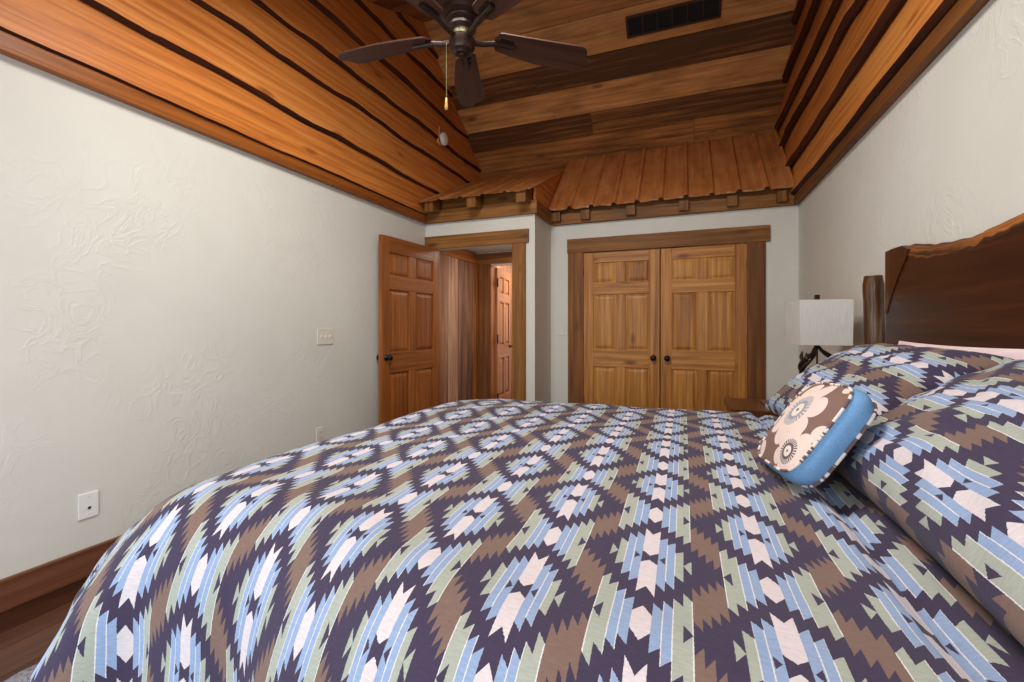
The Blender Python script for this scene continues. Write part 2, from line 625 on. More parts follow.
# rear wall (behind the camera) with its patio door and small window
P0, P1, PH = -2.30, -0.60, 2.12
W0, W1, WZ0, WZ1 = 0.0, 0.8, 0.9, 2.1
wall_panel('wall_rear', [(XL, P0, YR - 0.12, YR, 0, H), (P0, P1, YR - 0.12, YR, PH, H), (P1, W0, YR - 0.12, YR, 0, H), (W1, XR, YR - 0.12, YR, 0, H),
                         (W0, W1, YR - 0.12, YR, 0, WZ0), (W0, W1, YR - 0.12, YR, WZ1, H)], 'rear plaster wall behind the camera with a patio door and window')


def window(name, x0, x1, z0, z1, label):
    e = struct(empty(name, (0.5 * (x0 + x1), YR - 0.06, z0)), label, 'window')
    hw, hh = 0.5 * (x1 - x0), z1 - z0
    f = MB()
    f.box(-hw, -hw + 0.06, -0.03, 0.03, 0, hh, 2)
    f.box(hw - 0.06, hw, -0.03, 0.03, 0, hh, 2)
    f.box(-hw + 0.06, hw - 0.06, -0.03, 0.03, 0, 0.06, 0)
    f.box(-hw + 0.06, hw - 0.06, -0.03, 0.03, hh - 0.06, hh, 0)
    f.box(-0.025, 0.025, -0.03, 0.03, 0.06, hh - 0.06, 2)
    f.build('window_frame', M['trimwood'], e)
    for s in (-1, 1):
        g = MB()
        a, b = (-hw + 0.06, -0.025) if s < 0 else (0.025, hw - 0.06)
        g.box(a, b, -0.004, 0.004, 0.06, hh - 0.06)
        g.build('window_pane', M['glass'], e)


window('window_1', P0, P1, 0.0, PH, 'tall glazed patio door behind the camera')
window('window_2', W0, W1, WZ0, WZ1, 'small window behind the camera to the right')

# floor, boards running along Y
fl = MB()
x = XL - 0.1
while x < XR + 0.1:
    wd = rnd.choice([0.13, 0.16, 0.19])
    y = YR - 0.1 - rnd.uniform(0, 1.5)
    while y < 7.7:
        L = rnd.uniform(1.2, 2.6)
        fl.box(x + 0.001, x + wd - 0.001, max(y, YR - 0.1) + 0.001, min(y + L, 7.7) - 0.001, -0.03, 0, 1)
        y += L
    x += wd
struct(fl.build('floor', M['floor']), 'dark brown plank floor showing at the lower left', 'floor')
sb = MB()
sb.box(XL - 0.2, XR + 0.2, YR - 0.2, 7.8, -0.1, -0.031)
struct(sb.build('floor_base', M['void']), 'dark subfloor under the planks', 'floor')

# baseboards
for nm, b, lb in (('baseboard_left', (XL, XL + 0.022, YR, YE, 0.0, 0.136), 'brown wooden baseboard along the left wall'),
                  ('baseboard_right', (XR - 0.022, XR, YR, YC, 0.0, 0.136), 'brown wooden baseboard along the right wall')):
    mb = MB()
    mb.box(*b, grain=1, tone=0.5)
    struct(mb.build(nm, M['base'], bevel=0.004), lb, 'baseboard')


# gable cladding: lapped waney-edge boards
def gable(name, side, label, cat='wall'):
    xw = XL if side < 0 else XR
    s = -side                                   # direction into the room
    mb = MB()
    zs = [2.44, 2.755, 3.11, 3.38, 3.70, 4.03, 4.33, 4.62]
    for i in range(len(zs) - 1):
        z0, z1 = zs[i], zs[i + 1] + 0.02
        zm = 0.5 * (z0 + z1)
        ya, yb = max(YR, y_near(z0) - 0.05), y_far(z0) + 0.05
        n = 110
        ph = [rnd.uniform(0, 50) for _ in range(3)]
        amp = 0.010 if i == 0 else rnd.uniform(0.02, 0.035)
        bt, tp = (0.064 if side < 0 else 0.080), 0.022
        tone = rnd.uniform(0.35, 0.65)
        ou, ov = rnd.uniform(0, 20), rnd.uniform(0, 20)
        rows, uvs = [], []
        for k in range(n + 1):
            y = ya + (yb - ya) * k / n
            wob = amp * (mnoise.noise((y * 1.1, ph[0], 0)) * 1.3 + 0.55 * mnoise.noise((y * 3.3, ph[1], 2)))
            nk = mnoise.noise((y * 1.7, ph[2], 7))
            if nk > 0.42 and i > 0:
                wob -= 0.05 * (nk - 0.42) / 0.3 * amp / 0.03
            zb = z0 + wob
            bulge = 0.006 * mnoise.noise((y * 2.1, zm, ph[1]))
            wn = (0.020 if side < 0 else 0.036) + 0.016 * mnoise.noise((y * 2.3, ph[1], 11)) + 0.006 * mnoise.noise((y * 11, ph[0], 4))
            if i == 0:
                wn *= 0.5
            sec = [(0.0, zb + 0.004), (bt - 0.026, zb), (bt, zb + wn), (0.5 * (bt + tp) + bulge, zm), (tp, z1), (0.0, z1)]
            rows.append([(xw + s * dx, y, z) for dx, z in sec])
            uvs.append([(ou + y, ov + q) for q in (-0.08, -0.03, 0.0, zm - z0, z1 - z0, z1 - z0 + 0.03)])
        mb.grid([r[2:] for r in rows], [u[2:] for u in uvs], tone)
        mb.grid([r[:3] for r in rows], [u[:3] for u in uvs], rnd.uniform(0.2, 0.5), 1)  # dark bark lip and underside, also standing in for shade below each board
        for e in (0, -1):
            mb.poly(rows[e] if e else rows[e][::-1], tone)
    # backing sheet so that nothing shows between boards
    ox = xw - s * 0.06
    mb.box(min(xw, ox), max(xw, ox), YR, FAR_Y0 + 0.15, H + 0.08, RIDGE_Z + 0.1, 1, 0.2)
    return struct(mb.build(name, [M['gable'], M['wane']], smooth='auto'), label, cat)


gable('wall_left_gable', -1, 'orange brown waney-edge boards lapped above the left wall')
gable('wall_right_gable', 1, 'orange brown waney-edge boards lapped above the right wall')
for i, (xw, s, lb) in enumerate(((XL, 1, 'dark brown wood strip along the top of the left wall'), (XR, -1, 'dark brown wood strip along the top of the right wall'))):
    mb = MB()
    x0, x1 = sorted((xw, xw + s * 0.045))
    y1 = YE if s > 0 else YC
    mb.box(x0, x1, YR, y1, H, H + 0.085, 1, 0.3)
    struct(mb.build('trim_%d' % (i + 1), M['entrydoor' if i == 0 else 'trimwood'], bevel=0.004), lb, 'trim')


# sloped ceilings of flat boards
def slope_boards(name, stops, p0, p1, label, tones, mat='barn', x0=XL, x1=XR, hole=None):
    """p0,p1 = (y,z) ends of the slope line; stops = fractions along it where boards meet."""
    a, b = Vector((0, *p0)), Vector((0, *p1))
    dv = (b - a)
    nrm = Vector((0, -dv.z, dv.y)).normalized()
    if nrm.z < 0:
        nrm = -nrm
    mb = MB()
    for i in range(len(stops) - 1):
        q0, q1 = a + dv * stops[i], a + dv * (stops[i + 1]) - dv.normalized() * 0.007
        cuts = [x0, x0 + (x1 - x0) * rnd.uniform(0.25, 0.8), x1] if rnd.random() < 0.5 else [x0, x1]
        holed = hole and hole[0] <= i < hole[1]
        if holed:
            cuts = [x0, hole[2], hole[3], x1]
        lift = nrm * rnd.uniform(0.0, 0.006)
        for j in range(len(cuts) - 1):
            if holed and j == 1:
                continue
            P = []
            for off in (Vector((0, 0, 0)), nrm * 0.035):
                P += [Vector((cuts[j], 0, 0)) + q0 + off + lift, Vector((cuts[j + 1] - 0.003, 0, 0)) + q0 + off + lift,
                      Vector((cuts[j + 1] - 0.003, 0, 0)) + q1 + off + lift, Vector((cuts[j], 0, 0)) + q1 + off + lift]
            mb.hexa(P, 0, tones[i % len(tones)] + rnd.uniform(-0.06, 0.06))
    # backing
    if hole:
        ha, hb_ = stops[hole[0]], stops[hole[1]]
        sheets = [(x0 - 0.15, x1 + 0.15, -0.02, ha), (x0 - 0.15, x1 + 0.15, hb_, 1.02), (x0 - 0.15, hole[2], ha, hb_), (hole[3], x1 + 0.15, ha, hb_)]
    else:
        sheets = [(x0 - 0.15, x1 + 0.15, -0.02, 1.02)]
    for (xa, xb, sa_, sb_) in sheets:
        P = []
        for off in (nrm * 0.045, nrm * 0.09):
            P += [Vector((xa, 0, 0)) + a + dv * sa_ + off, Vector((xb, 0, 0)) + a + dv * sa_ + off,
                  Vector((xb, 0, 0)) + a + dv * sb_ + off, Vector((xa, 0, 0)) + a + dv * sb_ + off]
        mb.hexa(P, 0, 0.1, 1)
    return struct(mb.build(name, [M[mat], M['void']]), label, 'ceiling')


LEN_FAR = RIDGE_Z - FAR_Z0 + 0.02
fz = [3.30, 3.57, 3.74, 3.94, 4.12, 4.345, 4.56]
fst = [(z - fz[0]) / (fz[-1] - fz[0]) for z in fz]
slope_boards('ceiling_far_slope', fst, (y_far(fz[0]), fz[0]), (y_far(fz[-1]), fz[-1]),
             'far ceiling slope of wide reclaimed boards above the closet roof', [0.36, 0.28, 0.66, 0.22, 0.58, 0.55], 'barn', XL + 0.02, XR - 0.02)
nst = [i / 17 for i in range(18)]
slope_boards('ceiling_near_slope', nst, (YR - 0.1, RIDGE_Z - NEAR_P * (RIDGE_Y - YR + 0.1)), (RIDGE_Y, RIDGE_Z),
             'near ceiling slope of reclaimed boards above the bed and fan', [0.5, 0.35, 0.6, 0.45, 0.3], 'barn', XL + 0.02, XR - 0.02, (6, 9, -1.7, -0.2))
# unseen skylight added in it to bring light from above
_ya, _yb = [YR - 0.1 + (RIDGE_Y - YR + 0.1) * t_ for t_ in (nst[6], nst[9])]
_za, _zb = [RIDGE_Z - NEAR_P * (RIDGE_Y - y_) for y_ in (_ya, _yb)]
sk = struct(empty('added_skylight', (-0.95, 0.5 * (_ya + _yb), 0.5 * (_za + _zb) + 0.05), (math.atan(NEAR_P), 0, 0)), 'unseen skylight added in the near ceiling slope to light the room from above', 'window')
_hl = 0.5 * math.hypot(_yb - _ya, _zb - _za)
mb = MB()
mb.box(-0.75, 0.75, -_hl, -_hl + 0.05, -0.03, 0.05, 0)
mb.box(-0.75, 0.75, _hl - 0.05, _hl, -0.03, 0.05, 0)
mb.box(-0.75, -0.70, -_hl + 0.05, _hl - 0.05, -0.03, 0.05, 1)
mb.box(0.70, 0.75, -_hl + 0.05, _hl - 0.05, -0.03, 0.05, 1)
mb.build('window_frame', M['trimwood'], sk)
mb = MB()
mb.box(-0.70, 0.70, -_hl + 0.05, _hl - 0.05, 0.0, 0.006)
mb.build('window_pane', M['glass'], sk)

# vent grille in the far slope
ve = empty('vent_grille', (-0.105, y_far(4.235), 4.235))
tag(ve, 'long brown vent grille set in the far ceiling slope', 'vent')
ve.rotation_euler = (-math.atan(FAR_P), 0, 0)
vw, vh = 0.415, 0.078
f = MB()
f.box(-vw - 0.02, vw + 0.02, -vh - 0.02, -vh, -0.020, 0.004, 0, 0.4)
f.box(-vw - 0.02, vw + 0.02, vh, vh + 0.02, -0.020, 0.004, 0, 0.4)
f.box(-vw - 0.02, -vw, -vh, vh, -0.020, 0.004, 1, 0.4)
f.box(vw, vw + 0.02, -vh, vh, -0.020, 0.004, 1, 0.4)
f.build('vent_frame', M['vent'], ve, bevel=0.002)
f = MB()
f.box(-vw, vw, -vh, vh, -0.003, 0.003)
f.build('backing', M['dark_hole'], ve)
for k in range(5):
    f = MB()
    xx = -vw + 2 * vw * (k + 1) / 6
    f.box(xx - 0.004, xx + 0.004, -vh, vh, -0.014, -0.003, 1, 0.4)
    f.build('bar', M['vent'], ve)


# ------------------------------------------------------------------ little tin roofs
def tin_roof(name, x0, x1, yf, zf, yb, zb, label, period=0.238, rib=0.016):
    e = empty(name, (0, 0, 0))
    tag(e, label, 'roof')
    a, b = Vector((0, yf, zf)), Vector((0, yb, zb))
    dv = b - a
    L = dv.length
    nrm = Vector((0, -dv.z, dv.y)).normalized()
    xs = []
    n = max(1, round((x1 - x0) / period))
    p = (x1 - x0) / n
    for i in range(n):
        c = x0 + i * p
        xs += [(c, rib), (c + 0.012, rib), (c + 0.03, 0.0), (c + 0.3 * p, 0.0), (c + 0.34 * p, 0.003), (c + 0.38 * p, 0.0), (c + 0.64 * p, 0.0), (c + 0.68 * p, 0.003), (c + 0.72 * p, 0.0), (c + p - 0.03, 0.0), (c + p - 0.012, rib)]
    xs[0] = (x0, 0.0)
    xs.append((x1, 0.0))
    K = 24
    top, uvt = [], []
    for k in range(K + 1):
        s = k / K
        row, ur = [], []
        for (xx, h) in xs:
            wav = 0.0025 * mnoise.noise((xx * 3, s * 4, 1))
            lift = 0.012 * max(0, 0.06 - s) / 0.06 * mnoise.noise((xx * 9, 0, 5))
            q = a + dv * s + nrm * (h + wav + lift)
            row.append((xx, q.y, q.z))
            ur.append((s * L, xx))
        top.append(row)
        uvt.append(ur)
    mb = MB()
    mb.grid(top, uvt, 0.5)
    bot = [[(p_[0], p_[1] - nrm.y * 0.003, p_[2] - nrm.z * 0.003) for p_ in r] for r in top]
    mb.grid([r[::-1] for r in bot], [r[::-1] for r in uvt], 0.5)
    o = mb.build('metal_sheet', M['roof'], e, smooth='auto', merge=False)
    return e, nrm, L


re1, n1, L1 = tin_roof('tin_roof', XL + 0.06, XS + 0.022, 4.06, 2.535, FAR_Y0 + 0.02, 3.325, 'small rust-coloured ribbed metal roof above the bedroom doorway')
re2, n2, L2 = tin_roof('tin_roof', XS + 0.014, XR - 0.045, 4.76, 2.50, FAR_Y0 - 0.06, 3.375, 'wider rust-coloured ribbed metal roof above the closet double doors', rib=0.03)


def part(mb, name, mat, parent, bevel=0.004, smooth=False, label=None):
    return mb.build(name, M[mat], parent, bevel=bevel, smooth=smooth, label=label)


# entry roof: fascia beam, rafter tails, side board
mb = MB(); mb.box(XL + 0.045, XS + 0.035, YE - 0.05, YE, H, H + 0.135, 0, 0.55); part(mb, 'fascia_beam', 'beam', re1)
mb = MB(); mb.box(XS - 0.03, XS + 0.035, YE, YC - 0.05, H, H + 0.135, 1, 0.45); part(mb, 'fascia_beam', 'beam', re1)
for xc in (-2.53, -2.03, -1.49):
    mb = MB()
    w_ = 0.05
    z_at = lambda y: 2.535 + (y - 4.06) * (3.325 - 2.535) / (FAR_Y0 + 0.02 - 4.06) - 0.006
    P = []
    for (yy, zz) in ((4.075, z_at(4.075) - 0.10), (YE - 0.05, H + 0.135 - 0.12)):
        P += [(xc - w_, yy, zz), (xc + w_, yy, zz)]
    y0, y1 = 4.09, YE - 0.051
    pts = [(xc - w_, y0, z_at(y0) - 0.11), (xc + w_, y0, z_at(y0) - 0.11), (xc + w_, y1, z_at(y1) - 0.16), (xc - w_, y1, z_at(y1) - 0.16),
           (xc - w_, y0, z_at(y0)), (xc + w_, y0, z_at(y0)), (xc + w_, y1, z_at(y1)), (xc - w_, y1, z_at(y1))]
    mb.hexa(pts, 1, rnd.random())
    part(mb, 'rafter_tail', 'beam', re1)
# board closing the open end of the entry roof (a triangle standing on the closet side)
mb = MB()
zb0 = H + 0.135
pts2 = [(4.30, zb0), (YC - 0.05, zb0), (FAR_Y0 - 0.02, 2.52), (FAR_Y0 - 0.02, z_at(FAR_Y0 - 0.02) + 0.010), (4.30, z_at(4.30) + 0.010)]
for (q, rev) in ((XS - 0.012, False), (XS + 0.012, True)):
    pp = [(q, y, z) for y, z in pts2]
    mb.poly(pp[::-1] if rev else pp, 0.4, [(p_[1], p_[2]) for p_ in (pp[::-1] if rev else pp)])
for i in range(5):
    j = (i + 1) % 5
    (ya, za), (yb, zb) = pts2[i], pts2[j]
    mb.poly([(XS - 0.012, ya, za), (XS + 0.012, ya, za), (XS + 0.012, yb, zb), (XS - 0.012, yb, zb)], 0.4)
part(mb, 'side_board', 'gable', re1, 0.0)
mb = MB(); mb.box(XL + 0.045, XS - 0.03, YE, YE + 0.05, H + 0.135, z_at(YE) - 0.006, 0, 0.4); part(mb, 'blocking', 'beam', re1)
# closet roof: fascia and rafter blocks
mb = MB(); mb.box(XS + 0.035, XR - 0.045, YC - 0.05, YC, H, H + 0.125, 0, 0.45); part(mb, 'fascia_beam', 'beam', re2)
for xc in (-1.33, -1.00, -0.52, 0.0, 0.44, 0.86):
    mb = MB()
    w_ = rnd.uniform(0.04, 0.055)
    mb.box(xc - w_, xc + w_, 4.79, YC - 0.051, H + rnd.uniform(0.01, 0.03), H + 0.125, 1)
    part(mb, 'rafter_tail', 'beam', re2)
mb = MB(); mb.box(XS + 0.035, XR - 0.045, YC, YC + 0.05, H + 0.125, H + 0.24, 0, 0.4); part(mb, 'blocking', 'beam', re2)


# ------------------------------------------------------------------ doors
def knob_mesh(parent, x, y, z, dirn, mat='black'):
    mb = MB()
    prof = [(0.0, 0.0), (0.03, 0.0), (0.031, 0.006), (0.012, 0.012), (0.011, 0.03), (0.022, 0.036), (0.029, 0.048), (0.027, 0.06), (0.016, 0.068), (0.0, 0.07)]
    mb.lathe([(r, dirn * h) for r, h in prof], 20, (x, y, z), 'Y')
    return mb.build('knob', M[mat], parent, smooth=True)


def six_panel_door(e, w, mat, h=2.03, t=0.036, knob_side=1, hinges=(0.24, 1.1, 1.82), hinge_x=None, knobs=(1,), lo=0.012, kz=0.925):
    """Door in local coords: x from 0 to w, thickness along y centred on 0, front = -y."""
    st, mu = 0.108, 0.10
    rails = [(lo, 0.245), (0.775, 0.965), (1.565, 1.695), (1.915, h)]   # bottom, lock, frieze, top
    mb = MB()
    mb.box(0, st, -t / 2, t / 2, lo, h, 2)
    mb.box(w - st, w, -t / 2, t / 2, lo, h, 2)
    for (a, b) in rails:
        mb.box(st, w - st, -t / 2, t / 2, a, b, 0)
    for i in range(3):
        mb.box(w / 2 - mu / 2, w / 2 + mu / 2, -t / 2, t / 2, rails[i][1], rails[i + 1][0], 2)
    fr = mb.build('door_frame', M[mat], e, bevel=0.004)
    for i in range(3):
        for (a, b) in ((st, w / 2 - mu / 2), (w / 2 + mu / 2, w - st)):
            z0, z1 = rails[i][1], rails[i + 1][0]
            p = MB()
            tone = rnd.random()
            ou, ov = rnd.uniform(0, 9), rnd.uniform(0, 9)
            for sg in (-1, 1):
                loops = []
                for (inset, dep) in ((0.0, 0.001), (0.014, 0.001), (0.024, 0.008), (0.046, 0.014)):
                    y = sg * dep
                    loops.append([(a + inset, y, z0 + inset), (b - inset, y, z0 + inset), (b - inset, y, z1 - inset), (a + inset, y, z1 - inset)])
                for k in range(3):
                    for q in range(4):
                        r = (q + 1) % 4
                        quad = [loops[k][q], loops[k][r], loops[k + 1][r], loops[k + 1][q]]
                        p.poly(quad, tone, [(ou + c[2], ov + c[0]) for c in quad])
                p.poly(loops[3], tone, [(ou + c[2], ov + c[0]) for c in loops[3]])
            p.build('panel', M[mat], e)
    kx = w - 0.065 if knob_side > 0 else 0.065
    for sg in knobs:
        knob_mesh(e, kx, -sg * t / 2, kz, -sg)
    hx = (0.0 if knob_side > 0 else w) if hinge_x is None else hinge_x
    for z in hinges:
        mb = MB()
        mb.tube([(hx, -t / 2 - 0.004, z - 0.045), (hx, -t / 2 - 0.004, z + 0.045)], 0.006, 8)
        mb.build('hinge', M['black'], e, smooth='auto')
    return e


dl = empty('door_1', (CO0 + 0.004, YC + 0.02, 0))
struct(dl, 'left leaf of the closed six-panel pine closet doors', 'door')
six_panel_door(dl, 0.807, 'closetdoor', 2.034, knob_side=1, kz=0.885)
dr = empty('door_2', (CO1 - 0.004 - 0.807, YC + 0.02, 0))
struct(dr, 'right leaf of the closed six-panel pine closet doors beside the lamp', 'door')
six_panel_door(dr, 0.807, 'closetdoor', 2.034, knob_side=-1, kz=0.885)
de = empty('door_3', (-2.535, YE - 0.015, 0), (0, 0, R(-94.6)))
struct(de, 'red-brown six-panel bedroom door standing open against the left wall', 'door')
six_panel_door(de, 0.915, 'entrydoor', 2.062, knobs=(1, -1))
dh = empty('door_4', (-2.392, 5.60, 0), (0, 0, R(98.0)))
struct(dh, 'six-panel door ajar at the end of the hall, black hinges', 'door')
six_panel_door(dh, 0.78, 'entrydoor', 2.03, knobs=(1, -1), hinges=())
for z in (0.25, 1.05, 1.82):
    mb = MB()
    mb.box(-0.026, 0.014, -0.026, -0.018, z - 0.055, z + 0.055)
    mb.tube([(-0.010, -0.026, z - 0.06), (-0.010, -0.026, z + 0.06)], 0.009, 8)
    mb.build('hinge', M['black'], dh)


def trim(n, b, grain, label, mat='trimwood', tone=None):
    mb = MB()
    mb.box(*b, grain=grain, tone=tone)
    return struct(mb.build('trim_%d' % n, M[mat], bevel=0.004), label, 'trim')


# closet casing
trim(3, (-1.22, 0.775, YC - 0.028, YC, 2.036, 2.192), 0, 'rough wooden header board above the closet doors', 'beam', 0.5)
trim(4, (-1.212, -1.038, YC - 0.022, YC, 0, 2.036), 2, 'rough wooden casing left of the closet doors', tone=0.5)
trim(5, (0.578, 0.738, YC - 0.022, YC, 0, 2.036), 2, 'rough wooden casing right of the closet doors', tone=0.3)
# entry casing
trim(6, (XL + 0.002, -1.474, YE - 0.028, YE, 2.074, 2.214), 0, 'rough wooden header board above the open doorway', 'beam', 0.6)
trim(7, (-1.655, -1.507, YE - 0.022, YE, 0, 2.074), 2, 'rough wooden casing right of the open doorway', 'beam', 0.55)
trim(8, (XL + 0.002, -2.59, YE - 0.022, YE, 0, 2.074), 2, 'wooden casing left of the open doorway, behind the door')
trim(14, (DO0, DO0 + 0.02, YE, YE + 0.125, 0, 2.075), 2, 'reddish wooden jamb on the hinge side of the open doorway', 'entrydoor')
# hall beyond
YH = 5.46
hw = MB()
yy = YE + 0.12
while yy < YH - 0.1:
    wd = rnd.choice([0.19, 0.24, 0.28])
    hw.box(XL + 0.05, XL + 0.078 + rnd.uniform(0, 0.006), yy + 0.002, min(yy + wd, YH - 0.08) - 0.002, 0, 2.06, 2)
    yy += wd
hw.box(XL - 0.1, XL + 0.045, YE + 0.1, 7.5, 0, 2.5, 2, 0.3)
struct(hw.build('wall_hall_left', M['grey_barn']), 'hall wall of weathered vertical reclaimed boards seen through the doorway', 'wall')
trim(9, (XL + 0.05, XL + 0.10, YE + 0.12, YH - 0.001, 2.06, 2.20), 1, 'brown frieze board along the top of the hall wall', 'entrydoor')
trim(10, (XL + 0.05, XL + 0.11, YH - 0.09, YH - 0.001, 0, 2.06), 2, 'reddish corner board at the end of the hall boards', 'entrydoor')
EO0, EO1 = -2.415, -1.62
wall_panel('wall_hall_end', [(XL + 0.05, EO0, YH, YH + 0.12, 0, 2.5), (EO1, XS, YH, YH + 0.12, 0, 2.5), (EO0, EO1, YH, YH + 0.12, 2.045, 2.5)],
           'plaster wall at the far end of the hall', 'far_wall')
trim(11, (XL + 0.10, XS - 0.06, YH - 0.024, YH, 2.055, 2.20), 0, 'wooden header above the far hall doorway', 'trimwood')
trim(12, (-2.588, EO0 + 0.01, YH - 0.02, YH, 0, 2.055), 2, 'weathered casing left of the far hall doorway', 'trimwood')
trim(13, (EO0, EO0 + 0.012, YH - 0.001, YH + 0.13, 0, 2.045), 2, 'orange door jamb of the far hall doorway', 'entrydoor')
wall_panel('wall_hall_right', [(XS - 0.05, XS - 0.001, YC + 0.12, 7.5, 0, 2.5)], 'hall wall hidden behind the doorway casing', 'far_wall')
wall_panel('wall_far_room', [(XL + 0.045, XS, 7.4, 7.52, 0, 2.5)], 'bright wall of the room beyond the hall', 'far_wall')
mb = MB(); mb.box(XL, XS - 0.06, YE + 0.12, YH, 2.215, 2.26)
struct(mb.build('ceiling_hall', M['ceiling_white']), 'low white hall ceiling seen above the doorway', 'ceiling')
mb = MB(); mb.box(XL, XS - 0.06, YH + 0.12, 7.5, 2.45, 2.5)
struct(mb.build('ceiling_far_room', M['ceiling_white']), 'white ceiling of the room beyond the hall', 'ceiling')

# ------------------------------------------------------------------ ceiling fan
FX, FY, FZ = -0.922, 1.77, 2.51
fan = empty('ceiling_fan', (FX, FY, FZ))
tag(fan, 'dark bronze five-blade ceiling fan hanging under the wooden ceiling', 'fan')
topz = RIDGE_Z - NEAR_P * (RIDGE_Y - FY) - FZ
mb = MB()
mb.lathe([(0.0, -0.098), (0.012, -0.098), (0.014, -0.092), (0.03, -0.090), (0.034, -0.084), (0.048, -0.078), (0.057, -0.062), (0.058, -0.03), (0.05, -0.018), (0.0, -0.018)], 32)
mb.build('switch_housing', M['bronze'], fan, smooth='auto')
mb = MB()
mb.lathe([(0.0, -0.018), (0.046, -0.018), (0.046, 0.008), (0.0, 0.008)], 32)
mb.build('brass_band', M['brass_dull'], fan, smooth='auto', label='greenish brass band')
mb = MB()
mb.lathe([(0.0, 0.008), (0.05, 0.008), (0.063, 0.02), (0.061, 0.032), (0.054, 0.038), (0.072, 0.05), (0.073, 0.064), (0.088, 0.072), (0.094, 0.09), (0.112, 0.10),
          (0.116, 0.116), (0.132, 0.126), (0.134, 0.144), (0.146, 0.155), (0.148, 0.235), (0.132, 0.262), (0.07, 0.29), (0.03, 0.30), (0.0, 0.30)], 40)
mb.build('motor_housing', M['bronze'], fan, smooth='auto')
mb = MB()
mb.tube([(0, 0, 0.29), (0, 0, topz - 0.06)], 0.014, 12)
mb.build('downrod', M['bronze'], fan, smooth='auto')
mb = MB()
mb.lathe([(0.0, topz - 0.10), (0.03, topz - 0.10), (0.05, topz - 0.07), (0.066, topz - 0.02), (0.068, topz + 0.02), (0.0, topz + 0.02)], 28)
mb.build('canopy', M['bronze'], fan, smooth='auto')


def blade_mesh(ang):
    rot = Matrix.Rotation(ang, 4, 'Z') @ Matrix.Rotation(R(-12), 4, 'X')
    r0, r1 = 0.15, 0.625
    N = 26
    top, bot, uvs = [], [], []
    for i in range(N + 1):
        s = i / N
        r = r0 + (r1 - r0) * s
        hw_ = 0.048 + 0.026 * math.sin(min(1, s / 0.72) * PI / 2)
        if s < 0.05:
            hw_ *= math.sqrt(max(0.02, 1 - ((0.05 - s) / 0.05) ** 2)) * 0.6 + 0.4
        if s > 0.84:
            q = (s - 0.84) / 0.16
            hw_ *= math.sqrt(max(0.0, 1 - q ** 2.6)) * 0.9 + 0.1
        skew = 0.012 * math.sin(s * PI)
        rowt = []
        for k in range(5):
            c = -1 + k / 2
            rowt.append(Vector((r + 0.016 * c * max(0.0, (s - 0.6) / 0.4), skew + hw_ * c, 0)))
        top.append([rot @ (p + Vector((0, 0, 0.0035))) for p in rowt])
        bot.append([rot @ (p - Vector((0, 0, 0.0035))) for p in rowt])
        uvs.append([(r, p.y) for p in rowt])
    b = MB()
    b.grid(top, uvs, 0.5)
    b.grid([r_[::-1] for r_ in bot], [u[::-1] for u in uvs], 0.5)
    for i in range(N):
        for side in (0, -1):
            q = [top[i][side], top[i + 1][side], bot[i + 1][side], bot[i][side]]
            b.poly(q if side else q[::-1], 0.5)
    for e in (0, -1):
        for k in range(4):
            b.poly([top[e][k], top[e][k + 1], bot[e][k + 1], bot[e][k]], 0.5)
    return b, rot


for k in range(5):
    ang = R(111.1 + 72 * k)
    b, rot = blade_mesh(ang)
    bl = b.build('blade', M['blade'], fan, smooth='auto')
    ir = MB()
    rz = Matrix.Rotation(ang, 4, 'Z')
    ir.tube([rz @ Vector((0.04, 0, -0.03)), rz @ Vector((0.10, 0, -0.026)), rz @ Vector((0.15, 0, -0.014)), rz @ Vector((0.245, 0, -0.012))], [0.013, 0.012, 0.012, 0.011], 10)
    ir.box(0.175, 0.235, -0.022, 0.022, -0.010, -0.004, mat=rot)
    for yy_ in (-0.014, 0.014):
        ir.tube([rot @ Vector((0.205, yy_, -0.014)), rot @ Vector((0.205, yy_, -0.004))], 0.005, 8)
    ir.build('blade_iron', M['bronze'], bl, smooth='auto')
ch = MB()
ca = R(21.1 + 200)
cx_, cy_ = 0.05 * math.cos(ca), 0.05 * math.sin(ca)
pts = [(cx_ * 1.05, cy_ * 1.05, -0.05), (cx_ * 1.35, cy_ * 1.35, -0.055)] + [(cx_ * 1.4, cy_ * 1.4, -0.06 - 0.24 * i / 10) for i in range(11)]
ch.tube(pts, 0.0022, 6)
pc = ch.build('pull_chain', M['brass_dull'], fan, smooth='auto')
fb = MB()
fb.lathe([(0.0, -0.30), (0.004, -0.298), (0.0055, -0.32), (0.008, -0.338), (0.006, -0.348), (0.0, -0.35)], 12, (cx_ * 1.4, cy_ * 1.4, 0))
fb.build('pull_fob', M['pale_wood'], pc, smooth=True)

# smoke alarm on the left gable
sa = empty('smoke_alarm', (XL + 0.085, 4.55, 3.40))
tag(sa, 'round white smoke alarm on the orange left gable boards, near the corner', 'smoke alarm')
mb = MB()
mb.lathe([(0.0, 0.0), (0.072, 0.0), (0.074, 0.012), (0.070, 0.026), (0.052, 0.038), (0.03, 0.040), (0.0, 0.040)], 32, (0.0, 0, 0), 'X')
mb.build('alarm_body', M['white_plastic'], sa, smooth='auto')
mb = MB()
mb.lathe([(0.0, 0.040), (0.012, 0.040), (0.011, 0.045), (0.0, 0.046)], 16, (0, 0, 0), 'X')
mb.build('test_button', M['ivory_plastic'], sa, smooth='auto')
mb = MB()
mb.box(-0.035, 0.0, -0.085, 0.02, -0.07, -0.02, 1)
mb.box(-0.012, 0.0, -0.085, -0.07, -0.10, 0.11, 2)
mb.build('mounting_shim', M['pale_wood'], sa, bevel=0.002)


